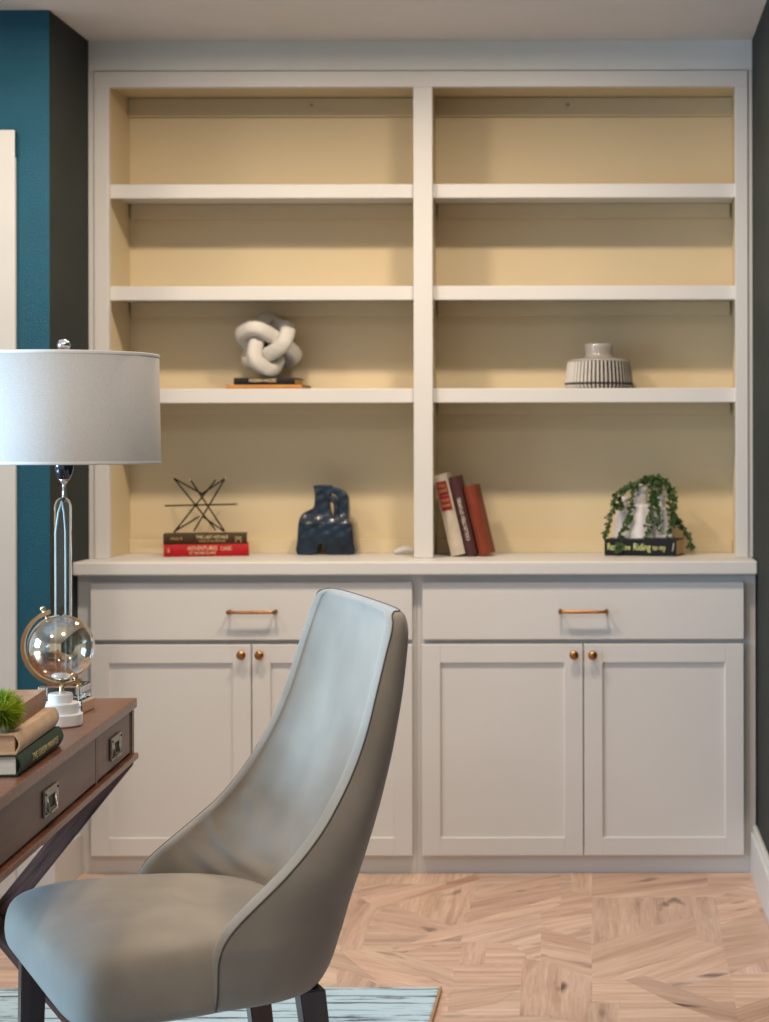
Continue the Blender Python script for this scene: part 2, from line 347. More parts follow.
# floor: planks laid as a mosaic of upright, crosswise and diagonal boards
def clip(poly, nx, ny, c, keep=1):
    out = []
    for i in range(len(poly)):
        a, b = poly[i - 1], poly[i]
        da = (nx * a[0] + ny * a[1] - c) * keep; db = (nx * b[0] + ny * b[1] - c) * keep
        if (da >= 0) != (db >= 0):
            t = da / (da - db); out.append((a[0] + (b[0] - a[0]) * t, a[1] + (b[1] - a[1]) * t))
        if db >= 0: out.append(b)
    return out
def make_floor():
    bm = bmesh.new(); uvl = bm.loops.layers.uv.new('grain'); cl = bm.loops.layers.float_color.new('tone')
    def plank(poly, ang, tone, z):
        if len(poly) < 3: return
        ar = sum(poly[i - 1][0] * poly[i][1] - poly[i][0] * poly[i - 1][1] for i in range(len(poly))) / 2
        if abs(ar) < 1e-5: return
        if ar < 0: poly = poly[::-1]
        try: f = bm.faces.new([bm.verts.new((x, y, z)) for x, y in poly])
        except ValueError: return
        ox, oy = R.uniform(0, 30), R.uniform(0, 30); c, s = math.cos(ang), math.sin(ang)
        for l in f.loops:
            x, y = l.vert.co.x, l.vert.co.y
            l[uvl].uv = (x * c + y * s + ox, -x * s + y * c + oy); l[cl] = (*tone, 1)
    def tone():
        g = R.uniform(.82, 1.08); return (g, g * R.uniform(.965, 1.01), g * R.uniform(.94, 1.03))
    T = .323; y0 = 5.56
    for i in range(-13, 3):
        for j in range(0, 20):
            cx0 = -.026 + i * T; cy1 = y0 - j * T; cell = [(cx0, cy1 - T), (cx0 + T, cy1 - T), (cx0 + T, cy1), (cx0, cy1)]
            k = R.random()
            ang = R.choice([0, math.pi / 2]) if k < .35 else R.choice([.8, -.75])
            # strips across the grain
            nx, ny = -math.sin(ang), math.cos(ang)
            ds = [nx * p[0] + ny * p[1] for p in cell]; lo, hi = min(ds), max(ds); n = 3 if ang in (0, math.pi / 2) else 4
            for q in range(n):
                a = lo + (hi - lo) * q / n; b = lo + (hi - lo) * (q + 1) / n
                pl = clip(cell, nx, ny, a, 1); pl = clip(pl, nx, ny, b, -1) if pl else pl
                plank(pl, ang, tone(), 0)
    def gp(p, org, sc):
        px, py = org[0] + p[0] / sc, org[1] + p[1] / sc; d = FPX * CZ / (py - VY); return ((px - VX) * d / FPX, d)
    A = ((540, 866), 3.358); L = ((330, 866), 3.343)
    V = math.pi / 2
    H = [ # traced boards: polygon, grain, tone
        (A, [(172, 22), (560, 22), (565, 60), (200, 108), (172, 105)], .42, (.93, .88, .85)),
        (A, [(200, 108), (565, 60), (690, 22), (705, 60), (585, 108)], .42, (1.02, 1, .98)),
        (A, [(560, 22), (700, 22), (706, 60), (560, 70)], 0, (.98, .95, .92)),
        (A, [(172, 108), (578, 104), (610, 272), (172, 290)], V, (.90, .86, .84)),
        (A, [(240, 108), (340, 107), (335, 220), (225, 250)], V, (.98, .95, .93)),
        (A, [(172, 262), (512, 166), (525, 235), (172, 330)], .86, (.90, .84, .80)),
        (A, [(172, 330), (525, 235), (610, 272), (200, 378), (172, 376)], .86, (1.0, .96, .93)),
        (A, [(200, 378), (612, 272), (632, 345), (395, 402), (290, 384)], .86, (1.06, 1.02, 1.0)),
        (A, [(505, 108), (578, 104), (610, 272), (532, 248)], V, (.95, .93, .92)),
        (A, [(172, 376), (290, 384), (435, 457), (172, 460)], 0, (1.07, 1.03, 1.0)),
        (A, [(172, 462), (262, 460), (265, 530), (170, 530)], V, (.93, .89, .86)),
        (A, [(264, 458), (435, 457), (660, 530), (264, 530)], 0, (1.03, 1, .97)),
        (A, [(470, 405), (635, 362), (655, 480), (590, 462)], 0, (1.0, .95, .9)),
        (A, [(280, 382), (350, 370), (658, 482), (662, 522), (590, 516), (430, 456)], -.62, (.80, .73, .69)),
        (A, [(612, 274), (769, 270), (790, 305), (635, 362)], .5, (.88, .83, .80)),
        (A, [(636, 365), (790, 358), (800, 430), (655, 480)], 0, (1.07, 1.02, .98)),
        (A, [(655, 480), (800, 430), (820, 530), (662, 530)], .8, (.86, .78, .72)),
        (A, [(585, 108), (715, 100), (735, 150), (605, 200)], .6, (1.08, 1.03, 1.0)),
        (A, [(600, 200), (735, 150), (765, 220), (765, 268), (612, 272)], .5, (.92, .88, .84)),
        (A, [(103, 22), (172, 22), (172, 100), (103, 84)], V, (.98, .95, .9)),
        (A, [(0, 110), (103, 84), (172, 102), (172, 130), (0, 190)], .6, (.95, .88, .84)),
        (A, [(0, 190), (172, 130), (172, 215), (20, 212)], .6, (1.07, 1.03, 1.0)),
        (A, [(0, 212), (60, 222), (170, 262), (170, 300), (0, 245)], -.62, (.86, .78, .74)),
        (A, [(0, 245), (170, 300), (170, 378), (0, 318)], -.62, (1.0, .96, .95)),
        (A, [(-10, 318), (165, 375), (165, 530), (-10, 505)], V, (.93, .87, .84)),
        (L, [(155, 140), (480, 26), (500, 42), (440, 62), (250, 112)], .62, (.82, .72, .66)),
        (L, [(60, 80), (155, 140), (130, 190), (100, 280), (30, 280)], V, (.92, .88, .86)),
        (L, [(250, 112), (480, 60), (470, 110), (455, 180), (400, 200), (215, 130)], V, (1.03, 1, .96)),
        (L, [(180, 135), (215, 130), (400, 202), (240, 245), (130, 180)], -.6, (.94, .9, .89)),
        (L, [(480, 100), (600, 60), (769, 28), (769, 60), (470, 125)], .62, (.93, .88, .85)),
        (L, [(470, 125), (769, 60), (769, 98), (455, 190)], .62, (.88, .82, .79)),
        (L, [(455, 190), (769, 98), (769, 130), (570, 190)], .62, (1.05, 1.01, .97)),
        (L, [(200, 285), (430, 190), (560, 190), (240, 290)], .5, (1.07, 1.03, 1.0)),
        (L, [(240, 290), (440, 252), (428, 330), (400, 350)], 0, (.95, .9, .87)),
        (L, [(440, 254), (520, 256), (512, 330), (428, 330)], V, (.98, .95, .93)),
        (L, [(520, 256), (600, 258), (655, 300), (650, 332), (512, 330)], 0, (1.04, 1, .97)),
        (L, [(410, 332), (650, 334), (640, 402), (405, 400)], 0, (1.0, .95, .92)),
        (L, [(395, 412), (640, 402), (560, 455), (390, 490)], .5, (.92, .86, .83)),
        (L, [(640, 310), (720, 318), (769, 330), (769, 500), (630, 500)], V, (.93, .87, .84)),
        (L, [(30, 285), (110, 290), (410, 408), (380, 445), (180, 405)], -.62, (1.04, 1.0, .97)),
        (L, [(150, 285), (200, 287), (410, 380), (408, 408)], -.62, (.96, .92, .9)),
        (L, [(20, 350), (60, 350), (180, 405), (180, 425), (20, 425)], V, (.88, .83, .82)),
    ]
    for n_, (fr, pts, ang, tn) in enumerate(H):
        plank([gp(p, *fr) for p in pts], ang, tn, .000012 * (n_ + 1))
    return bm
bmf = make_floor()
me = bpy.data.meshes.new('floor'); bmf.to_mesh(me); bmf.free(); me.materials.append(M['floor'])
fo = bpy.data.objects.new('floor', me); C.objects.link(fo); fo['kind'] = 'structure'
struct('floor_slab', B(-4.2, .6, -1.5, 5.95, -.12, -.001), M['trim']).name = 'floor_base'

# ------------------------------------------------------------------ built-in bookcase
bc = thing('built_in_bookcase', 'white built-in bookcase with two bays of open cream-backed shelves above the counter', 'bookcase', (0, DU, .905))
def bobj(name, bm, m):   # geometry given in world coordinates
    bmesh.ops.translate(bm, verts=bm.verts, vec=(0, -DU, -.905)); return obj(name, bm, m, bc)
ZB = .905
xo0, xo1 = X(109.5, DU), X(735.7, DU); xd0, xd1 = X(414, DU), X(433, DU); zt = Z(86.8, DU)
bm = bmesh.new()
fx0, fx1 = X(95, DU), X(748, DU)
box(bm, fx0, xo0, DU - .006, DU + .02, ZB, zt, .0015); box(bm, xo1, fx1, DU - .006, DU + .02, ZB, zt, .0015)
box(bm, fx0, fx1, DU - .006, DU + .02, zt, 2.348, .0015); box(bm, xd0, xd1, DU - .006, DU + .02, ZB, zt, .0015)
bobj('face_frame', bm, M['white'])
bobj('scribe_strip', B(XL, fx0, DU, DU + .02, ZB, 2.351, .0015), M['white']); bobj('scribe_strip', B(fx1, XR, DU, DU + .02, ZB, 2.351, .0015), M['white'])
bobj('side_panel', B(xo0 - .03, xo0 - .010, DU + .02, DB - .012, ZB, zt + .02), M['cream'])
bobj('side_panel', B(xo1 + .010, xo1 + .03, DU + .02, DB - .012, ZB, zt + .02), M['cream'])
bobj('divider_panel', B(xd0 + .015, xd1 - .015, DU + .02, DB - .012, ZB, zt + .02), M['cream'])
bobj('back_panel', B(XL + .01, XR - .01, DB - .012, DB, ZB, zt + .04), M['cream'])
bobj('top_panel', B(XL + .01, XR - .01, DU + .02, DB - .012, zt + .02, zt + .04), M['cream'])
bays = ((xo0 - .010, xd0 + .015), (xd1 - .015, xo1 + .010))
def sz(y): return Z(y, DU + .02)
for (a, b) in bays:
    for (yt, yb) in ((183.6, 197.6), (285.6, 299.6), (388.2, 402.4)):
        zt_, zb_ = sz(yt), sz(yb)
        bm = B(a + .003, b - .003, DU + .02, DU + .04, zb_, zt_, .002)
        box(bm, a + .003, b - .003, DU + .04, DB - .013, zb_ + .015, zt_, 0)
        bobj('shelf', bm, M['white'])
        bobj('cleat', B(a + .008, b - .008, DB - .031, DB - .013, zb_ - .030, zb_ + .014, .001), M['cream'])
    bobj('cleat', B(a + .001, b - .001, DB - .031, DB - .013, 2.262, zt + .018, .001), M['cream'])
    bobj('cleat', B(a + .001, b - .001, DB - .031, DB - .013, ZB, ZB + .043, .001), M['cream'])
for px in (312, 568):
    s = bmesh.new(); xx = X(px, 5.76)
    bmesh.ops.create_cone(s, cap_ends=True, segments=12, radius1=.005, radius2=.005, depth=.004, matrix=Matrix.Translation((xx, DB - .033, Z(104.5, 5.76))) @ Matrix.Rotation(math.pi / 2, 4, 'X'))
    bobj('screw', s, M['pewter'])

# ------------------------------------------------------------------ base cabinets and counter
ct = B(XL + .001, XR - .002, DC, DB - .001, Z(574.8, DC), .9045, .004)
o = obj('countertop', ct, M['white']); tag(o, 'long white wooden countertop running over both base cabinets', 'countertop')
ZCB = Z(574.8, DC) - .0005
def shaker(bm, x0, x1, z0, z1, y, st, thick=.02):
    a, b, c, d = x0 + st, x1 - st, z0 + st * .97, z1 - st
    box(bm, x0, a, y, y + thick, z0, z1, .0015, 1); box(bm, b, x1, y, y + thick, z0, z1, .0015, 1)
    box(bm, a - .001, b + .001, y, y + thick, z0, c, .0015, 1); box(bm, a - .001, b + .001, y, y + thick, d, z1, .0015, 1)
    box(bm, a - .002, b + .002, y + .008, y + thick - .002, c - .002, d + .002)
def cabinet(label, xa, xb, dr, doors, kn, hn, side):
    t = thing('base_cabinet', label, 'cabinet', ((xa + xb) / 2, DF, 0), 0, None); ox = (xa + xb) / 2
    def ob(n, bm, m, par=t, sm=False):
        bmesh.ops.translate(bm, verts=bm.verts, vec=(-ox, -DF, 0)); return obj(n, bm, m, par, sm)
    zr0, zr1 = Z(655, DF) - 0, 0
    zt_d, zb_d = Z(582.2, DD), Z(639.5, DD); zt_o, zb_o = Z(644, DD), Z(855.5, DD)
    bm = bmesh.new()
    x0, x1 = dr[0] + .02, dr[1] - .02
    box(bm, xa, x0, DF, DF + .02, 0, ZCB, 0); box(bm, x1, xb, DF, DF + .02, 0, ZCB, 0)
    box(bm, x0, x1, DF, DF + .02, zt_d - .02, ZCB); box(bm, x0, x1, DF, DF + .02, zt_o - .02, zb_d + .02); box(bm, x0, x1, DF, DF + .02, 0, zb_o + .02)
    ob('face_frame', bm, M['white'])
    bm = bmesh.new(); box(bm, xa, xa + .018, DF + .02, DB - .002, 0, ZCB); box(bm, xb - .018, xb, DF + .02, DB - .002, 0, ZCB); box(bm, xa + .018, xb - .018, DB - .02, DB - .002, 0, ZCB); box(bm, xa + .018, xb - .018, DF + .02, DB - .02, .03, .05)
    ob('carcass', bm, M['cream'])
    d = ob('drawer', B(dr[0], dr[1], DD, DF, zb_d, zt_d, .002), M['white'])
    hx, hz = X(hn[0], DD - .03), Z(hn[1], DD - .02); hw = .066
    bm = bmesh.new(); yb = DD - .028
    P = smoothpath([(hx - hw, yb + .004, hz), (hx - hw + .012, yb, hz), (hx, yb - .001, hz), (hx + hw - .012, yb, hz), (hx + hw, yb + .004, hz)], 6)
    tube(bm, P, [.0028 if (i < 4 or i > len(P) - 5) else .0046 for i in range(len(P))], 10)
    for s in (-1, 1):
        tube(bm, [(hx + s * hw, DD + .000, hz), (hx + s * hw, DD - .006, hz), (hx + s * hw, DD - .030, hz)], [.0066, .004, .0062], 12)
    ob('handle', bm, M['brass'], d)
    for i, (a, b) in enumerate(doors):
        bm = bmesh.new(); shaker(bm, X(a, DD), X(b, DD), zb_o, zt_o, DD, .054, DF - DD)
        dd = ob('door', bm, M['white'])
        kx, kz = X(kn[i][0], DD - .02), Z(kn[i][1], DD - .02)
        bm = bmesh.new(); prof = [(0, .028), (.006, .0275), (.0115, .025), (.0135, .021), (.012, .017), (.006, .013), (.005, .004), (.008, 0)]
        lathe(bm, prof, 24); bmesh.ops.transform(bm, matrix=Matrix.Translation((kx, DD, kz)) @ Matrix.Rotation(math.pi / 2, 4, 'X'), verts=bm.verts)
        ob('knob', bm, M['brass'], dd, True)
    return t
xm = X(416.5, DF)
cabinet('white base cabinet behind the chair with a bronze pull and round knobs', XL + .003, xm, (X(90, DD), X(412, DD)), ((90, 250.6), (251.6, 412)), ((240.6, 654.8), (258.8, 655)), (250.5, 611.7), 0)
cabinet('white base cabinet on the right beside the dark side wall, fully in view', xm + .0005, XR - .004, (X(422, DD), X(743.7, DD)), ((421.3, 582.6), (583.6, 743.5)), ((573.7, 655.3), (592.4, 655.5)), (583, 611.7), 1)

# ------------------------------------------------------------------ rug
o = obj('area_rug', B(-3.3, -.366, 1.2, 4.205, .001, .009, .003), M['rug']); tag(o, 'pale blue and white streaked rug on the plank floor under the chair', 'rug')
o.location = (0, 0, 0)
e_ = obj('binding', B(-.366, -.360, 1.2, 4.205, .001, .010, .001), cover('tan_binding', (.42, .24, .12)), o); e_['label'] = 'tan bound edge'
RZ = .0095

# ------------------------------------------------------------------ chair
cr = thing('dining_chair', 'high-backed taupe velvet chair with sloping wings and dark legs, pulled to the desk', 'chair', (-.69, 2.91, RZ), math.atan2(-.42, -.907))
def chz(z): return z - RZ
RIM = [(.41, -.028), (.47, -.028), (.50, -.026), (.52, -.035), (.55, -.068), (.60, -.128), (.65, -.178), (.70, -.212), (.75, -.240), (.80, -.261), (.85, -.276), (.90, -.290), (.96, -.308), (.99, -.318)]
BK = [(.41, -.225), (.44, -.243), (.50, -.262), (.60, -.290), (.68, -.312), (.76, -.332), (.85, -.350), (.92, -.358), (.965, -.360), (.99, -.352)]
WD = [(.41, .250), (.44, .262), (.50, .272), (.60, .270), (.70, .256), (.80, .240), (.90, .226), (.955, .217), (.975, .208), (.99, .190)]
def se(x, p): return math.copysign(abs(x) ** p, x)
FOLDS = [([(-.104, .58), (-.123, .544), (-.150, .514)], .006), ([(-.135, .615), (-.145, .571), (-.173, .54), (-.208, .51)], .007), ([(-.197, .63), (-.211, .555), (-.23, .50)], .004)]
def shell():
    bm = bmesh.new(); N = 44; rows = []
    zs = [.405, .412, .44, .47, .48, .49] + [.50 + .0085 * i for i in range(24)] + [.705, .72, .735, .76, .79, .82, .85, .88, .91, .935, .955, .972, .983, .988]
    for z in zs:
        ur = sum(lerp(z + q_ * .012, RIM) for q_ in (-2, -1, 0, 1, 2)) / 5; ub, wd = lerp(z, BK), lerp(z, WD)
        if z < .41: wd -= .012; ub += .012; ur -= .006
        if z > .985: wd -= .010; ub += .008; ur -= .008
        tw = lerp(z, [(.45, .048), (.7, .044), (.85, .03), (.95, .03)]); tb = lerp(z, [(.45, .075), (.6, .060), (.75, .046), (.9, .036), (.99, .026)])
        ui = min(ub + tb, ur - .004)
        if z > .975: tw = .04
        tilt_ = lerp(z, [(.85, 0), (.99, .012)])
        ring = []
        for k in range(N + 1):
            th = math.pi * k / N
            ring.append((ur - (ur - ub) * se(math.sin(th), 2 / 3.0), wd * se(math.cos(th), 2 / 3.4)))
        inner = []
        for k in range(N + 1):
            th = math.pi * k / N; ex = lerp(z, [(.5, 2 / 2.6), (.75, 2 / 2.2), (.95, 2 / 2.2)])
            tws = tw + (.020 - tw + .01) * (1 - max(0, min(1, math.cos(th) * 2 + .5)))
            v = (wd - tws) * se(math.cos(th), ex)
            u = ur + .002 - (ur - ui) * se(math.sin(th), ex)
            # soft pulls in the velvet low on the inside of the back
            for fold, amp in FOLDS:
                dmin = 9
                for (a0, a1), (b0, b1) in zip(fold, fold[1:]):
                    L2 = (b0 - a0) ** 2 + (b1 - a1) ** 2; tt = max(0, min(1, ((u - a0) * (b0 - a0) + (z - a1) * (b1 - a1)) / L2))
                    dmin = min(dmin, math.hypot(u - a0 - tt * (b0 - a0), z - a1 - tt * (b1 - a1)))
                if v < -.08:
                    sh_ = amp * math.exp(-(dmin / .009) ** 2) - amp * .5 * math.exp(-((dmin - .016) / .008) ** 2)
                    v += sh_; u += sh_ * .4
            inner.append((u, v))
        pts = ring + [(ur + .007, -(wd - tw * .35))] + inner[::-1] + [(ur + .007, wd - tw * .35)]
        fw = lerp(z, [(.53, .014), (.62, 0)])
        pts = [(u + fw * max(0, min(1, -v / .15)) * max(0, min(1, (u - ub) / .15)), v) for u, v in pts]
        rows.append([bm.verts.new((u, v, chz(z) - tilt_ * (v / .4 + .5))) for u, v in pts])
    n = len(rows[0])
    seam = []
    for i in range(len(rows) - 1):
        for k in range(n):
            f = bm.faces.new((rows[i][k], rows[i][(k + 1) % n], rows[i + 1][(k + 1) % n], rows[i + 1][k])); f.smooth = True
    for row in (rows[0], rows[-1]):
        O = row[:N + 1]; I = row[N + 2:2 * N + 3][::-1]
        for k in range(N):
            bm.faces.new((O[k], O[k + 1], I[k + 1], I[k])).smooth = True
        bm.faces.new((O[0], I[0], row[-1])); bm.faces.new((O[N], row[N + 1], I[N]))
    pipes = [[r[0].co.copy() for r in rows[1:]], [r[N].co.copy() for r in rows[1:]], [v.co.copy() for v in rows[-1][:N + 1]]]
    cl = bm.edges.layers.float.new('crease_edge')
    for i in range(len(rows) - 1):
        for k in (0, N):
            e = bm.edges.get((rows[i][k], rows[i + 1][k])); e[cl] = .7
    for k in range(N):
        e = bm.edges.get((rows[-1][k], rows[-1][k + 1])); e[cl] = .6
    return bm, pipes
bm, pipes = shell()
bk = obj('backrest', bm, M['velvet'], cr, True); subsurf(bk, 2)
bm = bmesh.new(); pp = [p + Vector((0, 0, 0)) for p in pipes[0]] + pipes[2][1:-1] + pipes[1][::-1]
tube(bm, smoothpath(pp, 3), .0013, 8)
obj('piping', bm, M['piping'], bk, True)['label'] = 'dark piping'
def seat():
    bm = bmesh.new(); N = 64
    def outl(ins, f=1):
        pts = []
        for k in range(N):
            th = 2 * math.pi * k / N; n = 8.5 if math.cos(th) > 0 else 3.6
            cu, cv = se(math.cos(th), 2 / n), se(math.sin(th), 2 / n)
            u = -.02 + ((.213 if cu > 0 else .195) - ins) * cu; u -= max(0, u) / .18 * .075 * cv * .26

            wv = lerp(u, [(-.24, .190), (-.10, .232), (-.04, .246), (0, .262), (.1, .266), (.22, .264)])
            pts.append((u, (wv - ins) * cv - .008 * max(0, u) / .2))
        return pts
    lv = [(.405, .03), (.405, .008), (.412, 0), (.43, -.003), (.455, -.003), (.476, .000), (.490, .007), (.499, .022), (.504, .055), (.508, .10), (.509, .15), (.510, .19)]
    rings = []
    for z, ins in lv:
        rg = []
        for (u, v) in outl(ins):
            zz = z
            if z > .44: zz += .010 * (1 - (u / .24) ** 2) * min(1, (z - .44) / .06) + .006 * min(1, (z - .44) / .06) - .006 * max(0, (u - .08) / .14) * min(1, (z - .44) / .06)
            if z < .44: zz += .012 * max(0, min(1, u / .1)) * max(0, min(1, .5 - v / .2))
            rg.append(bm.verts.new((u, v, chz(zz))))
        rings.append(rg)
    for A, D in zip(rings, rings[1:]):
        for k in range(N): bm.faces.new((A[k], A[(k + 1) % N], D[(k + 1) % N], D[k])).smooth = True
    bm.faces.new(rings[0]); 
    c = bm.verts.new((-.02, 0, chz(.5285)))
    for k in range(N): bm.faces.new((rings[-1][k], rings[-1][(k + 1) % N], c)).smooth = True
    return bm
st = obj('seat', seat(), M['velvet'], cr, True); subsurf(st, 1)
def cleg(u, v, su, sv):
    bm = bmesh.new()
    t, b = .020, .015
    vs_ = []
    for (z, h, f) in ((.412, t, 0), (0, b, 1)):
        vs_.append([bm.verts.new((u + su * f + a * h, v + sv * f + c * h, chz(z + (RZ if z == 0 else 0)))) for a, c in ((-1, -1), (1, -1), (1, 1), (-1, 1))])
    for k in range(4): bm.faces.new((vs_[0][k], vs_[0][(k + 1) % 4], vs_[1][(k + 1) % 4], vs_[1][k]))
    bm.faces.new(vs_[0]); bm.faces.new(vs_[1][::-1])
    bmesh.ops.recalc_face_normals(bm, faces=bm.faces)
    bmesh.ops.bevel(bm, geom=bm.edges[:], offset=.002, segments=2, affect='EDGES'); return bm
for u, v, su, sv in ((.105, .17, .01, .005), (.168, -.19, .01, -.005), (-.185, .188, -.05, .01), (-.185, -.175, -.05, -.01)):
    obj('leg', cleg(u, v, su, sv), M['leg'], cr)

# ------------------------------------------------------------------ desk
DA = math.atan2(-.998, .065)
dk = thing('writing_desk', 'reddish walnut campaign desk with crossed legs and pewter drawer pulls', 'desk', (-.874, 3.487, RZ), DA)
# local: x runs along the drawer side toward the camera, -y runs back under the top
LD, DP = 1.37, .52
def dz(z): return z - RZ
obj('tabletop', B(0, LD, -DP, .003, dz(.744), dz(.762), .002), M['walnut'], dk)
bm = bmesh.new()
box(bm, .004, .024, -DP + .01, -.002, dz(.659), dz(.7438)); box(bm, LD - .024, LD - .004, -DP + .01, -.006, dz(.652), dz(.7438))
box(bm, .024, LD - .024, -DP + .01, -DP + .024, dz(.659), dz(.7438))
for x in (.024, .330, 1.028, LD - .034): box(bm, x, x + .012 if x > .03 else x + .010, -DP + .024, -.004, dz(.659), dz(.7438))
box(bm, .024, LD - .024, -DP + .024, -.012, dz(.659), dz(.664))
obj('case', bm, M['walnut_face'], dk)
obj('bottom_molding', B(-.003, LD + .003, -DP - .002, .005, dz(.648), dz(.6588), .0015), M['walnut'], dk)
def pull(cx, cz, par):
    bm = bmesh.new(); w2, h2 = .045, .020; y = -.0035
    box(bm, cx - w2, cx - .022, y, y + .004, cz - h2, cz + h2, .0008, 1); box(bm, cx + .022, cx + w2, y, y + .004, cz - h2, cz + h2, .0008, 1)
    box(bm, cx - .023, cx + .023, y, y + .004, cz + .008, cz + h2, .0008, 1); box(bm, cx - .023, cx + .023, y, y + .004, cz - h2, cz - .012, .0008, 1)
    box(bm, cx - .0225, cx + .0225, y + .0005, y + .0015, cz - .0125, cz + .0085, 0, 1, 1)
    tube(bm, [(cx - .026, y + .003, cz + .006), (cx - .026, y + .006, cz - .012), (cx - .018, y + .007, cz - .016), (cx + .018, y + .007, cz - .016), (cx + .026, y + .006, cz - .012), (cx + .026, y + .003, cz + .006)], .0020, 8)
    for sx in (-1, 1):
        for s in (-1, 1):
            t = bmesh.new(); bmesh.ops.create_uvsphere(t, u_segments=8, v_segments=6, radius=.002, matrix=Matrix.Translation((cx + sx * .038, y + .004, cz + s * .014))); merge(bm, t, 1)
    obj('pull', bm, [M['pewter'], M['black']], par)
for (a, b) in ((.036, .328), (.344, 1.026), (1.042, LD - .036)):
    d = obj('drawer', B(a, b, -.020, -.0042, dz(.664), dz(.7405), .0015), M['walnut_face'], dk)
    pull((a + b) / 2 if b - a < .4 else .685, dz(.700), d)
def bar(bm, p, q, wid, thick, ydir=(1, 0, 0)):
    """rectangular bar between p and q; thick along x"""
    p, q = Vector(p), Vector(q); d = (q - p).normalized(); a = Vector(ydir); n = d.cross(a).normalized()
    vs_ = [[bm.verts.new(c + a * sx * thick / 2 + n * sn * wid / 2) for sx, sn in ((-1, -1), (1, -1), (1, 1), (-1, 1))] for c in (p, q)]
    fs = [bm.faces.new((vs_[0][k], vs_[0][(k + 1) % 4], vs_[1][(k + 1) % 4], vs_[1][k])) for k in range(4)] + [bm.faces.new(vs_[0]), bm.faces.new(vs_[1][::-1])]
def bar_leg(p, q):
    p, q = Vector(p), Vector(q); d = (q - p); L_ = d.length
    o = obj('leg', B(-.011, .011, -.0175, .0175, -L_ / 2, L_ / 2, .0015), M['walnut_leg'], dk, loc=(p + q) / 2)
    o.rotation_euler = (math.atan2(-d.y / L_, d.z / L_), 0, 0)
    return o
for x in (.045, LD - .045):
    x2 = x + .0225 if x < .5 else x - .0225
    bar_leg((x, -.010, dz(.655)), (x, -.518, dz(.022)))
    bar_leg((x2, -.480, dz(.655)), (x2, .028, dz(.022)))
bm = bmesh.new(); bar(bm, (.06, -.2450, dz(.355)), (LD - .06, -.2450, dz(.355)), .03, .03, (0, 1, 0)); obj('stretcher', bm, M['walnut_leg'], dk)

# ------------------------------------------------------------------ books
def book(label, L, Wd, T, cov, pg=None, loc=(0, 0, 0), rot=(0, 0, 0), group=None, titles=(), curved=.25, boards=.0025, name='book'):
    """local: x = spine length, spine faces -y, z = thickness; origin at the bottom centre of the spine"""
    t = thing(name, label, 'book', loc, 0, group); t.rotation_euler = rot; pg = pg or M['page']
    bm = bmesh.new(); n = 8
    # cover profile in (y,z), extruded along x
    outer = []; inner = []
    bulge = T * curved
    for k in range(n + 1):
        a = k / n; z = a * T; outer.append((bulge * (1 - math.sin(math.pi * a)) * 1.0, z))
    prof = [(Wd, T)] + outer[::-1] + [(Wd, 0), (Wd, boards)] + [(min(y + boards, Wd), boards + (T - 2 * boards) * (z / T)) for y, z in outer] + [(Wd, T - boards)]
    for s in (-L / 2, L / 2): pass
    A = [bm.verts.new((-L / 2, y, z)) for y, z in prof]; D = [bm.verts.new((L / 2, y, z)) for y, z in prof]; m = len(prof)
    for k in range(m): bm.faces.new((A[k], A[(k + 1) % m], D[(k + 1) % m], D[k]))
    # end caps
    no = len(outer); oi = list(range(1, no + 1)); ii = list(range(no + 3, no + 3 + no))[::-1]
    for V in (A, D):
        for a, b, c, d in zip(oi, oi[1:], ii[1:], ii): bm.faces.new((V[a], V[b], V[c], V[d]))
        bm.faces.new((V[0], V[oi[0]], V[ii[0]], V[m - 1])); bm.faces.new((V[oi[-1]], V[no + 1], V[no + 2], V[ii[-1]]))
    c = obj('cover', bm, cov, t)
    bp = bmesh.new(); box(bp, -L / 2 + .003, L / 2 - .003, boards + bulge, Wd - .004, boards + .0001, T - boards - .0001)
    obj('pages', bp, pg, t)
    for (s, size, width, x, z, m_) in titles:
        me = text_mesh(s, size, width); obj('title', me, m_, c, loc=(x, -.0006, z))
    return t
SH3 = sz(388.2)      # top of the third shelf (the one with the knot)
CT = .9045
def at(px, d): return X(px, d)
# books on the counter, left bay
yb = 5.60
book('red hardback with pale spine lettering, lying on the counter under a dark book', .252, .11, .0365, cover('red_cloth', (.42, .012, .018)), None, (at(206.3, yb), yb, CT + .0005), (0, 0, .21), None,
     (('ADVENTURES', .018, .088, -.012, .024, M['text_cream']), ('OF THE RED ISLAND', .011, .08, -.012, .010, M['text_cream']), ('CLASSIC', .015, .034, .058, .023, M['text_cream']), ('III', .02, .006, -.112, .018, M['text_cream'])), .12)
book('dark brown hardback with gold title, between the red book and the black rod sculpture', .248, .105, .0305, cover('dark_brown_cloth', (.055, .028, .012)), M['page_tan'], (at(204.8, yb), yb + .004, CT + .0372), (0, 0, .18), None,
     (('THE LAST VOYAGE', .015, .095, .02, .021, M['text_cream']), ('TALES OF ADVENTURE', .009, .08, .02, .009, M['text_gold']), ('PAUL R', .012, .034, -.085, .017, M['text_gold']), ('[M]', .02, .018, .098, .015, M['text_gold'])), .12)
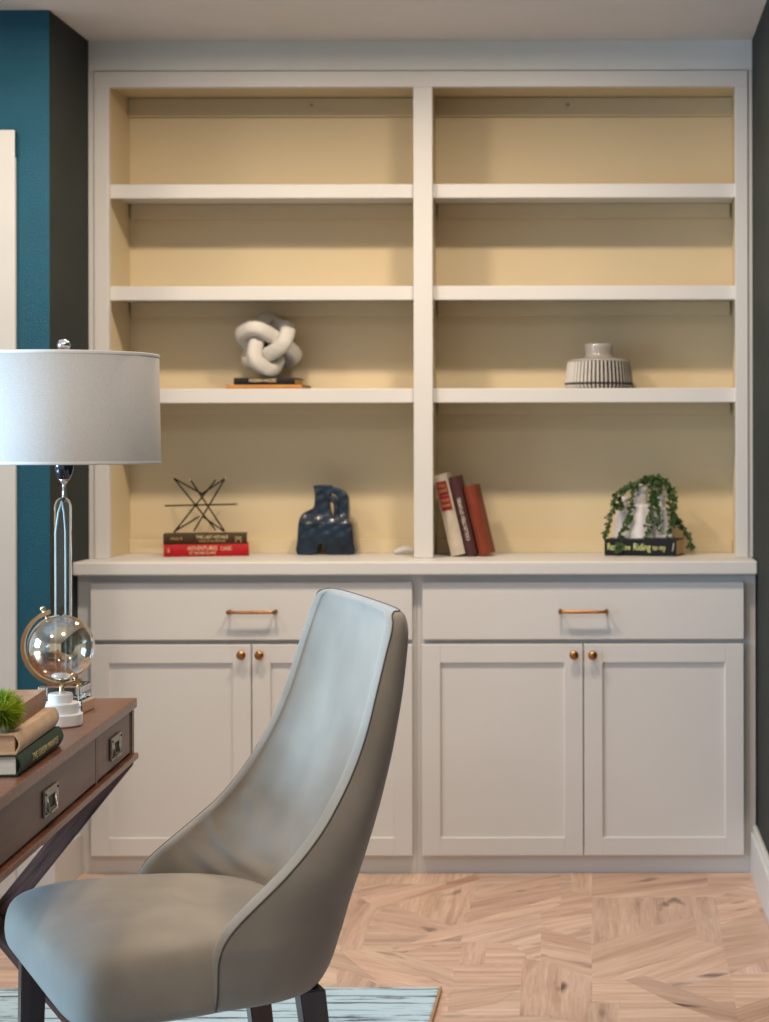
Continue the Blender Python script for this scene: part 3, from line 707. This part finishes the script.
# rod sculpture
zb = CT + .0685
j = thing('rod_sculpture', 'black wire starburst sculpture with gold tips standing on two stacked books', 'sculpture', (at(201, 5.66), 5.66, zb))
def jp(x, y, dy): # pixel offsets of the enlarged view to metres
    return Vector(((x - 356) / 6.99 / 330, dy, (470 - y) / 6.99 / 330 + .002))
rods = [((180, 88, -.03), (440, 452, .03)), ((260, 100, .04), (540, 468, -.03)), ((540, 88, -.03), (288, 460, .04)), ((450, 97, .03), (185, 462, -.03)), ((100, 283, 0), (605, 273, 0)), ((180, 88, -.032), (372, 205, .0)), ((540, 90, -.032), (352, 206, .0)), ((185, 460, -.032), (345, 358, .0)), ((540, 466, -.032), (375, 365, .0))]
tips = set(); first = None
for a, b in rods:
    p, q = jp(*a), jp(*b); bm = bmesh.new(); tube(bm, [p, (p + q) / 2, q], .0025, 8); rd = obj('rod', bm, M['rod'], j)
    for e, raw in ((p, a), (q, b)):
        if raw[1] in (205, 206, 358, 365) or (raw[0], raw[1] // 4) in tips: continue
        tips.add((raw[0], raw[1] // 4)); bm = bmesh.new(); bmesh.ops.create_uvsphere(bm, u_segments=10, v_segments=8, radius=.0042, matrix=Matrix.Translation(e)); obj('tip', bm, M['gold'], rd, True)
# knot on two slim books, third shelf
book('slim orange-tan book lying flat on the shelf, lowest under the white knot', .232, .15, .0145, cover('orange_tan_cloth', (.48, .22, .06)), M['page_tan'], (at(264, 5.6), 5.60, SH3 + .0005), (0, 0, -.05), None, (), .15, .002)
book('slim black book with gold title directly under the white knot', .186, .14, .021, cover('black_cloth', (.012, .012, .014)), M['page_tan'], (at(264, 5.6), 5.605, SH3 + .0155), (0, 0, -.04), None,
     (('MODERN HOUSES', .014, .082, -.005, .012, M['text_cream']),), .12)
kn = thing('knot_sculpture', 'chunky whitewashed three-link knot resting on the slim black book', 'sculpture', (at(268.5, 5.675), 5.675, SH3 + .0368))
def link(a, b, r, Mx, ctr):
    bm = bmesh.new(); n = 56; P = []
    for k in range(n):
        t = 2 * math.pi * k / n; P.append(Mx @ Vector((a * se(math.cos(t), .55), b * se(math.sin(t), .55), 0)) + ctr)
    return tube(bm, P, r, 16, closed=True, sq=.7)
RX = Matrix.Rotation
base = [Matrix.Identity(3), Matrix(((0, 0, 1), (1, 0, 0), (0, 1, 0))), Matrix(((0, 1, 0), (0, 0, 1), (1, 0, 0)))]
rot = (RX(math.radians(188), 3, 'Y') @ RX(math.radians(35), 3, 'X') @ RX(math.radians(-45), 3, 'Z'))
r_k = .0232; las = []
for m3 in base: las.append(link(.085, .043, r_k, rot @ m3, Vector((0, 0, 0))))
mz = min(v.co.z for b_ in las for v in b_.verts)
for b_ in las:
    bmesh.ops.translate(b_, verts=b_.verts, vec=(0, 0, -mz)); obj('link', b_, M['knot'], kn, True)
# blue vase
def px2(x, y, ox=214.5, oy=460): return ((x - ox) / 5.915 / 327.5, (oy - y) / 5.915 / 327.5)
outer = [(55, 458), (58, 380), (62, 300), (68, 262), (85, 232), (115, 215), (142, 200), (154, 180), (158, 130), (154, 80), (154, 66), (236, 66), (242, 76), (285, 84), (318, 104), (338, 138), (341, 200), (341, 268), (362, 290), (370, 330), (375, 400), (375, 460), (232, 460), (222, 425), (205, 402), (185, 400), (165, 412), (152, 458)]
h1 = [(236, 96), (262, 102), (286, 122), (298, 150), (302, 200), (302, 262), (284, 262), (283, 200), (277, 160), (262, 136), (236, 122)]
h2 = [(232, 145), (252, 150), (266, 168), (270, 205), (268, 255), (248, 250), (236, 225), (230, 190)]
sm = lambda L_: [(p.x, p.y) for p in smoothpath([(a, b, 0) for a, b in [px2(*q) for q in L_]], 3, True)]
shrink = .004
me = outline([sm(outer), sm(h1), sm(h2)], .022, .0045, 4)
_o = bpy.data.objects.new('t', me); C.objects.link(_o); _m = _o.modifiers.new('r', 'REMESH'); _m.mode = 'VOXEL'; _m.voxel_size = .0016
_s = _o.modifiers.new('s', 'SMOOTH'); _s.iterations = 2
me = to_mesh(_o); bpy.data.objects.remove(_o)
for v in me.vertices:   # belly swells, neck narrows in depth
    z = v.co.z; k = lerp(z, [(0, 1.3), (.05, 1.4), (.09, 1.3), (.12, .9), (.2, .62)]); v.co.y *= k; v.co.y += .0005 * math.sin(v.co.x * 160 + z * 90) + .0005 * math.sin(z * 210 - v.co.x * 120)
ov = obj('sculptural_vase', me, M['glaze'], None, True, loc=(at(326.3, 5.69), 5.695, CT + .0055)); tag(ov, 'blue-black sculptural jug with looped handle and arched foot, on the counter', 'vase')
# small white stone
bm = bmesh.new(); bmesh.ops.create_icosphere(bm, subdivisions=3, radius=1)
for v in bm.verts:
    v.co = Vector((v.co.x * .034, v.co.y * .022, max(v.co.z, -.6) * .012 + (.004 * math.sin(v.co.x * 3 + 1))))
mz = min(v.co.z for v in bm.verts); bmesh.ops.translate(bm, verts=bm.verts, vec=(0, 0, -mz))
o = obj('pebble', bm, M['stone'], None, True, loc=(at(404, 5.7), 5.70, CT + .0005)); tag(o, 'small white stone lying on the counter against the centre post', 'stone')

# leaning books, right bay: rotate so spine length is vertical and lean left onto the divider
def leaning(label, xb, h, T, Wd, cov, titles, yy, lean=13.2, pg=None, curved=.2):
    t = book(label, h, Wd, T, cov, pg, (0, 0, 0), (0, 0, 0), 'leaning hardbacks in the right bay', titles, curved)
    a = math.radians(90 + lean)
    # local x (spine length) -> up, local z (thickness) -> to the right ; the lower right corner sits on the counter
    m = Matrix(((-math.sin(math.radians(lean)), 0, math.cos(math.radians(lean)), 0), (0, 1, 0, 0), (math.cos(math.radians(lean)), 0, math.sin(math.radians(lean)), 0), (0, 0, 0, 1)))
    t.rotation_euler = (0, math.radians(-90 - lean) , 0)
    rotm = Matrix.Rotation(math.radians(-90 - lean), 4, 'Y')
    # corners in world: place the lowest corner on the counter
    cs = [rotm @ Vector((sx * h / 2, 0, z)) for sx in (-1, 1) for z in (0, T)]
    mzl = min(c.z for c in cs); low = [c for c in cs if abs(c.z - mzl) < 1e-6][0]
    t.location = (xb - low.x, yy, CT + .0005 - low.z)
    return t, cs
# with this turn, local +z points left, so the spine text is built mirrored back by symmetric titles
s_ = 331
t, cs = leaning('tall cream hardback with red title blocks, leaning against the centre post', at(451, 5.56), .248, .043, .16, cover('cream_cloth', (.58, .50, .40)), (), 5.56)
for z0, z1 in ((.038, .082), (.084, .126)):   # red label blocks near the top of the spine
    bm = B(z0 - .024, z1 - .024, -.0012, -.0003, .006, .037, .0002, 1); l = obj('title_block', bm, cover('red_label', (.26, .012, .01)), t); l['label'] = 'red title block'
    for q in range(2):
        me = text_mesh(('THE', 'WAR', 'VOL', 'ONE')[q + (2 if z0 > .05 else 0)], .013, .024, .0002); me.transform(Matrix.Rotation(math.radians(90), 4, 'Y'))
        obj('lettering', me, M['text_gold'], l, loc=((z0 + z1) / 2 - .024 + (.008 - .016 * q), -.0016, .0215))
t2, cs = leaning('plum hardback with faded silver spine lettering, middle of the three leaning books', at(467, 5.56), .243, .030, .155, cover('plum_cloth', (.075, .028, .030)), (), 5.563)
me = text_mesh('COLLECTED STORIES', .014, .13, .0003); ob_ = obj('title', me, M['text_white'], t2, loc=(-.01, -.0008, .015), rot=(0, 0, 0))
t3, cs = leaning('rust red clothbound book, rightmost of the three leaning books', at(478.5, 5.56), .214, .036, .11, cover('rust_cloth', (.21, .042, .02)), (), 5.572)
t3.rotation_euler.z = -.08

# riding book + white ceramic + vine
yr = 5.60; ang = .24
rb = book('black book with yellow spine lettering lying under the vine-covered white ceramic', .222, .125, .050, cover('black_jacket', (.012, .013, .016)), M['page_tan'], (at(640, yr), yr - .018, CT + .0005), (0, 0, -ang), None,
          (('Red', .03, .026, -.088, .026, M['text_yellow']), ('Snow', .026, .036, -.048, .025, M['text_yellow']), ('Riding', .03, .052, .005, .026, M['text_yellow']), ('to my', .024, .04, .058, .025, M['text_yellow']), ('/', .034, .006, .101, .026, M['text_white'])), .02)
RT = CT + .051
wc = thing('ceramic_ornament', 'white ribbed ceramic ornament with three peaks on the black book, draped in vine', 'ornament', (at(644, 5.665), 5.665, RT))
def peak(cx, cy, r0, h, name, ring=True):
    bm = bmesh.new(); prof = [(0, 0), (r0, 0)]; n = 26
    for i in range(1, n + 1):
        a = i / n; rr = r0 * (1 - a) ** .75 * .62 + r0 * .30
        if a > .62: rr = r0 * .36 + r0 * .05 * math.sin(a * 75) * (1 if ring else .3)
        if a > .84: rr = r0 * .44 * math.sqrt(max(0, 1 - ((a - .91) / .09) ** 2)) + r0 * .02
        prof.append((rr, h * a))
    prof.append((0, h)); lathe(bm, prof, 40, cx, cy, rfun=lambda k, j: 1 + .035 * math.cos(k * 2 * math.pi / 5 * 1.0))
    return obj(name, bm, M['stone'], wc, True)
peak(-.010, 0, .056, .164, 'centre_spire'); peak(-.062, .012, .036, .128, 'side_spire', False); peak(.052, .010, .038, .142, 'side_spire', False)
bm = bmesh.new(); box(bm, -.082, .085, -.030, .035, 0, .010, .003); obj('foot', bm, M['stone'], wc)
def vine():
    bm = bmesh.new(); rr = random.Random(3)
    def q(x, y, dy): return Vector(((x - 352) / 7.32 / 329, dy, (535 - y) / 7.32 / 329))
    strands = [[(385, 110, -.01), (330, 125, -.03), (260, 140, -.035), (190, 190, -.04), (140, 250, -.045), (130, 330, -.045), (100, 400, -.05), (85, 470, -.05), (75, 520, -.055)],
               [(300, 140, -.03), (280, 210, -.04), (262, 320, -.045), (240, 400, -.05), (205, 470, -.055), (185, 540, -.062), (170, 590, -.08), (145, 612, -.085)],
               [(170, 240, -.03), (190, 300, -.04), (150, 290, -.03), (185, 310, -.04)],
               [(400, 100, -.02), (410, 200, -.05), (415, 300, -.055), (395, 400, -.058), (380, 480, -.06), (375, 560, -.075)],
               [(440, 95, -.02), (440, 200, -.05), (450, 300, -.05), (460, 380, -.05), (465, 450, -.05)],
               [(380, 105, -.02), (450, 90, -.02), (520, 130, -.02), (570, 200, -.03), (580, 280, -.04), (570, 350, -.045), (560, 430, -.05), (530, 520, -.055), (505, 600, -.07)],
               [(500, 110, .02), (545, 200, -.01), (540, 290, -.02), (585, 380, -.02), (600, 420, -.02), (650, 480, -.02), (690, 520, -.02), (700, 600, -.02)],
               [(470, 110, -.01), (480, 180, -.03), (440, 250, -.04)], [(560, 350, -.02), (600, 400, -.03), (550, 420, -.04)]]
    for s in strands:
        P = smoothpath([q(*p) for p in s], 8); tube(bm, P, .0009, 5)
        L_ = 0
        for i in range(len(P)):
            dens = 3 if q(0, s[0][1], 0).z > .11 and i < len(P) * .55 else 2
            for _ in range(dens):
                c = P[i] + Vector((rr.gauss(0, .0035), rr.gauss(0, .004), rr.gauss(0, .003)))
                a = rr.uniform(0, 2 * math.pi); ln = rr.uniform(.009, .014); wd = ln * .48
                d = Vector((math.cos(a), rr.uniform(-.6, .2), math.sin(a) - .2)).normalized(); n = Vector((rr.gauss(0, .6), -1, rr.gauss(.3, .6))).normalized()
                s2 = d.cross(n).normalized(); nn = s2.cross(d)
                vs_ = [bm.verts.new(c), bm.verts.new(c + d * ln * .45 + s2 * wd + nn * .001), bm.verts.new(c + d * ln), bm.verts.new(c + d * ln * .45 - s2 * wd + nn * .001), bm.verts.new(c + d * ln * .5 - nn * .001)]
                for t_ in ((0, 1, 4), (1, 2, 4), (2, 3, 4), (3, 0, 4)): bm.faces.new([vs_[x] for x in t_])
    me = bpy.data.meshes.new('trailing_vine'); bm.to_mesh(me); bm.free()
    return me
o = obj('trailing_vine', vine(), M['leaf'], None, loc=(at(643, 5.665), 5.665, RT)); tag(o, 'green small-leaved trailing vine draped over the white ceramic and its black book', 'plant')
# striped vase
sv = thing('ribbed_vase', 'squat grey and white ribbed vase with a short neck, alone on the shelf', 'vase', (at(599, 5.66), 5.66, SH3 + .0005))
nr = 50
def rf(k, j): return 1.0 if (k % 8) < 4 else .962
bm = bmesh.new(); seg = nr * 8
prof = [(0, 0), (.094, 0), (.100, .004), (.1045, .013), (.1035, .020), (.101, .045), (.0975, .072), (.0955, .0835)]
lathe(bm, prof, seg, rfun=lambda k, j: rf(k, j) if j > 1 else 1)
for f in bm.faces:
    c = f.calc_center_median(); a = math.atan2(c.y, c.x) % (2 * math.pi); k = int(a / (2 * math.pi) * seg)
    f.material_index = 1 if (k % 8) >= 4 else 0
    if .011 < c.z < .019: f.material_index = 1
    if c.z < .001: f.material_index = 1
obj('body', bm, [M['vaseglaze'], M['vasedark']], sv)
bm = bmesh.new(); lathe(bm, [(.0955, .0833), (.0965, .0865), (.094, .0895), (.07, .094), (.050, .097), (.043, .101), (.0415, .110), (.0425, .125), (.0435, .136), (.041, .139), (.037, .136), (.035, .11), (0, .10)], 64)
obj('neck', bm, M['vaseneck'], sv, True)['label'] = 'grey glazed shoulder and neck'

# ------------------------------------------------------------------ things on the desk
TOP = .7625
lp = thing('table_lamp', 'clear crystal column table lamp with a wide linen drum shade on the desk', 'lamp', (-.955, 3.305, TOP))
def lz(z): return z - TOP
bm = bmesh.new()
for i in range(2): pass
r0, r1 = .1655, .1685; z0, z1 = lz(1.2035), lz(1.398); seg = 96
lathe(bm, [(r1, z0), (r0, z1), (r0 - .002, z1), (r1 - .002, z0), (r1, z0)], seg)
sh = obj('lamp_shade', bm, M['linen'], lp, True)
bm = bmesh.new(); lathe(bm, [(r0 + .0006, z1 - .005), (r0 + .0012, z1 - .001), (r0, z1 + .0008), (r0 - .0025, z1), (r0 - .0025, z1 - .005)], seg); obj('top_trim', bm, M['shb'], sh, True); bm = bmesh.new(); lathe(bm, [(r1 + .0004, z0 + .005), (r1 + .0012, z0 + .001), (r1, z0 - .0008), (r1 - .0025, z0), (r1 - .0025, z0 + .005)], seg)
obj('bottom_trim', bm, M['shb'], sh, True)
bm = bmesh.new()
for k in range(3):
    a = k * 2 * math.pi / 3 + .4; tube(bm, [(0, 0, z1 - .008), (math.cos(a) * .08, math.sin(a) * .08, z1 - .009), (math.cos(a) * (r0 - .002), math.sin(a) * (r0 - .002), z1 - .008)], .0012, 6)
tube(bm, [(0, 0, lz(1.21)), (0, 0, lz(1.30)), (0, 0, z1 + .006)], .003, 8)
obj('harp', bm, M['chrome'], lp)
bm = bmesh.new(); lathe(bm, [(.004, lz(1.398)), (.009, lz(1.401)), (.005, lz(1.404))] + [(.0115 * math.sin(math.pi * (.15 + .85 * i / 12)), lz(1.4145) - .0115 * math.cos(math.pi * (.15 + .85 * i / 12))) for i in range(13)], 24)
obj('finial', bm, M['chrome'], lp, True)
bm = bmesh.new(); lathe(bm, [(0, lz(1.172)), (.004, lz(1.172)), (.012, lz(1.178)), (.0165, lz(1.190)), (.018, lz(1.205)), (.015, lz(1.215)), (0, lz(1.215))], 12)
obj('socket_cup', bm, mat('smoked_socket', (.02, .03, .05), .1, .6, coat=1), lp, True)
bm = bmesh.new(); lathe(bm, [(0, lz(1.135)), (.0045, lz(1.135)), (.0035, lz(1.15)), (.003, lz(1.165)), (.006, lz(1.172)), (.010, lz(1.176)), (0, lz(1.178))], 20)
obj('stem', bm, M['chrome'], lp, True)
# crystal column: two flat slabs with rounded tops set crosswise
ztop = 1.143
def slab(wd, th, hh):
    P = [(-wd, 0)] + [(-wd * math.cos(math.pi * k / 16), hh - wd * 1.3 + wd * 1.3 * math.sin(math.pi * k / 16)) for k in range(17)] + [(wd, 0)]
    return outline([P[::-1]], th, .001, 2)
cz0 = .812
me = slab(.0128, .0095, ztop - cz0)
c1 = obj('crystal_column', me, M['acrylic'], lp, False, loc=(-.002, 0, lz(cz0)), rot=(0, 0, .12))
bm = bmesh.new()
tube(bm, [(-.0105, -.014, .01), (-.0105, -.014, .27), (-.006, -.014, .305), (0, -.013, .325)], .0016, 6); tube(bm, [(.0065, -.014, .01), (.0065, -.014, .27), (.004, -.014, .305), (0, -.013, .325)], .0016, 6)
obj('edge_strip', bm, mat('frosted_edge', (.60, .78, .76), .3), c1, True)
bm = B(-.043, .043, -.043, .043, 0, .024, .002); obj('base_plate', bm, M['chrome'], lp)
bm = B(-.037, .037, -.037, .037, .0242, .0495, .003); obj('crystal_block', bm, M['acrylic'], lp)

gx, gy = -.914, 3.14
gl = thing('desk_globe', 'clear and gold glass globe on a stepped white marble base on the desk', 'globe', (gx, gy, TOP))
bm = bmesh.new(); lathe(bm, [(0, 0), (.0355, 0), (.037, .002), (.037, .019), (.035, .021), (.030, .0212), (.0305, .0215), (.0305, .037), (.0285, .039), (.020, .0392), (.0205, .040), (.0205, .052), (.0185, .0545), (0, .0545)], 64)
for f in bm.faces: f.smooth = False
obj('base', bm, M['marble'], gl)
gc = Vector((.001, 0, .1315)); RG = .0555
bm = bmesh.new(); bmesh.ops.create_uvsphere(bm, u_segments=64, v_segments=40, radius=RG)
gb = obj('glass_ball', bm, M['globe'], gl, True, loc=gc)
tilt = math.radians(23)
ax = Vector((-math.sin(tilt), -.12, math.cos(tilt))).normalized()
bm = bmesh.new(); P = []; RM = .0635
for k in range(41):
    a = math.radians(-8) + math.radians(196) * k / 40    # from the top pole round the left side to the bottom pole
    side = Vector((0, 0, 0)) - (Vector((0, -1, 0)).cross(ax)).normalized() * -1
    side = ax.cross(Vector((0, 1, 0))).normalized() * -1
    if side.x > 0: side = -side
    P.append(gc + (ax * math.cos(a) + side * math.sin(a)) * RM)
def ribbon(bm, P, c, w_, t_):
    rings = []
    for p in P:
        n = (p - c).normalized(); y = Vector((0, 1, 0)); y = (y - n * y.dot(n)).normalized()
        rings.append([bm.verts.new(p + y * a * w_ + n * b * t_) for a, b in ((-1, -1), (1, -1), (1, 1), (-1, 1))])
    for A, D in zip(rings, rings[1:]):
        for k in range(4): bm.faces.new((A[k], A[(k + 1) % 4], D[(k + 1) % 4], D[k]))
    bm.faces.new(rings[0]); bm.faces.new(rings[-1][::-1])
ribbon(bm, P, gc, .0045, .0032); obj('meridian_arc', bm, M['gold'], gl)
for s in (1, -1):
    bm = bmesh.new()
    tube(bm, [gc + ax * s * (RG - .002), gc + ax * s * .060, gc + ax * s * .070], [.0035, .0028, .0028], 12)
    t = bmesh.new(); bmesh.ops.create_uvsphere(t, u_segments=16, v_segments=10, radius=.0048, matrix=Matrix.Translation(gc + ax * s * .0725)); merge(bm, t)
    obj('axis_pin', bm, M['gold'], gl, True)
bm = bmesh.new(); tube(bm, [(.002, 0, .054), (.002, 0, .060), (.003, 0, .068)], [.007, .0035, .0045], 14); obj('stem', bm, M['gold'], gl, True)

# stacked books at the near end of the desk; spine faces +x (right), so turn +90 degrees
def stackbook(label, y0, y1, x0, x1, z0, T, Wd, cov, pg, curved, titles=()):
    cxm, cym = (x0 + x1) / 2, (y0 + y1) / 2; L_ = math.hypot(y1 - y0, x1 - x0); a = math.atan2(y1 - y0, x1 - x0)
    return book(label, L_, Wd, T, cov, pg, (cxm, cym, z0), (0, 0, a), 'books stacked on the desk', titles, curved)
stackbook('thick green hardback at the bottom of the desk stack, spine with gilt title', 2.647, 2.923, -.826, -.846, TOP + .0003, .0305, .19, cover('green_cloth', (.022, .046, .028)), M['page'], .22,
          (('THE GREEN MANTLE', .015, .17, .01, .016, M['text_gold']),))
stackbook('tan buff book, middle of the desk stack under the brown one', 2.647, 2.920, -.828, -.852, TOP + .0312, .0300, .185, cover('buff_cloth', (.62, .41, .25)), cover('buff_pages', (.60, .38, .23)), .2)
stackbook('brown leather book, top of the desk stack beside the grass ball', 2.690, 2.920, -.848, -.872, TOP + .0616, .0275, .17, cover('brown_leather', (.30, .16, .09), .45), M['page_tan'], .08)
def grass():
    bm = bmesh.new(); rr = random.Random(5)
    for i in range(1500):
        z = rr.uniform(-.75, 1); a = rr.uniform(0, 2 * math.pi); s = math.sqrt(1 - z * z); d = Vector((s * math.cos(a), s * math.sin(a), z))
        d2 = (d + Vector((rr.gauss(0, .25), rr.gauss(0, .25), rr.gauss(0, .25)))).normalized()
        p = d * .014; e = p + d2 * rr.uniform(.018, .027); sd = d2.cross(Vector((rr.random(), rr.random(), rr.random() + .1))).normalized() * .0011
        m_ = (p + e) / 2
        vs_ = [bm.verts.new(p - sd), bm.verts.new(p + sd), bm.verts.new(m_ + sd * .9), bm.verts.new(m_ - sd * .9), bm.verts.new(e)]
        bm.faces.new(vs_[:4]); bm.faces.new((vs_[3], vs_[2], vs_[4]))
    me = bpy.data.meshes.new('grass_ball'); bm.to_mesh(me); bm.free(); return me
gt = thing('grass_ball', 'small bright green grass ball on the tan book of the desk stack', 'plant', (-.862, 2.667, TOP + .0614))
obj('blades', grass(), M['grass'], gt, loc=(0, 0, .027))
bm = bmesh.new(); lathe(bm, [(0, 0), (.009, 0), (.0105, .002), (.0115, .010), (.0105, .012), (0, .012)], 24); obj('pot', bm, M['marble'], gt, True)
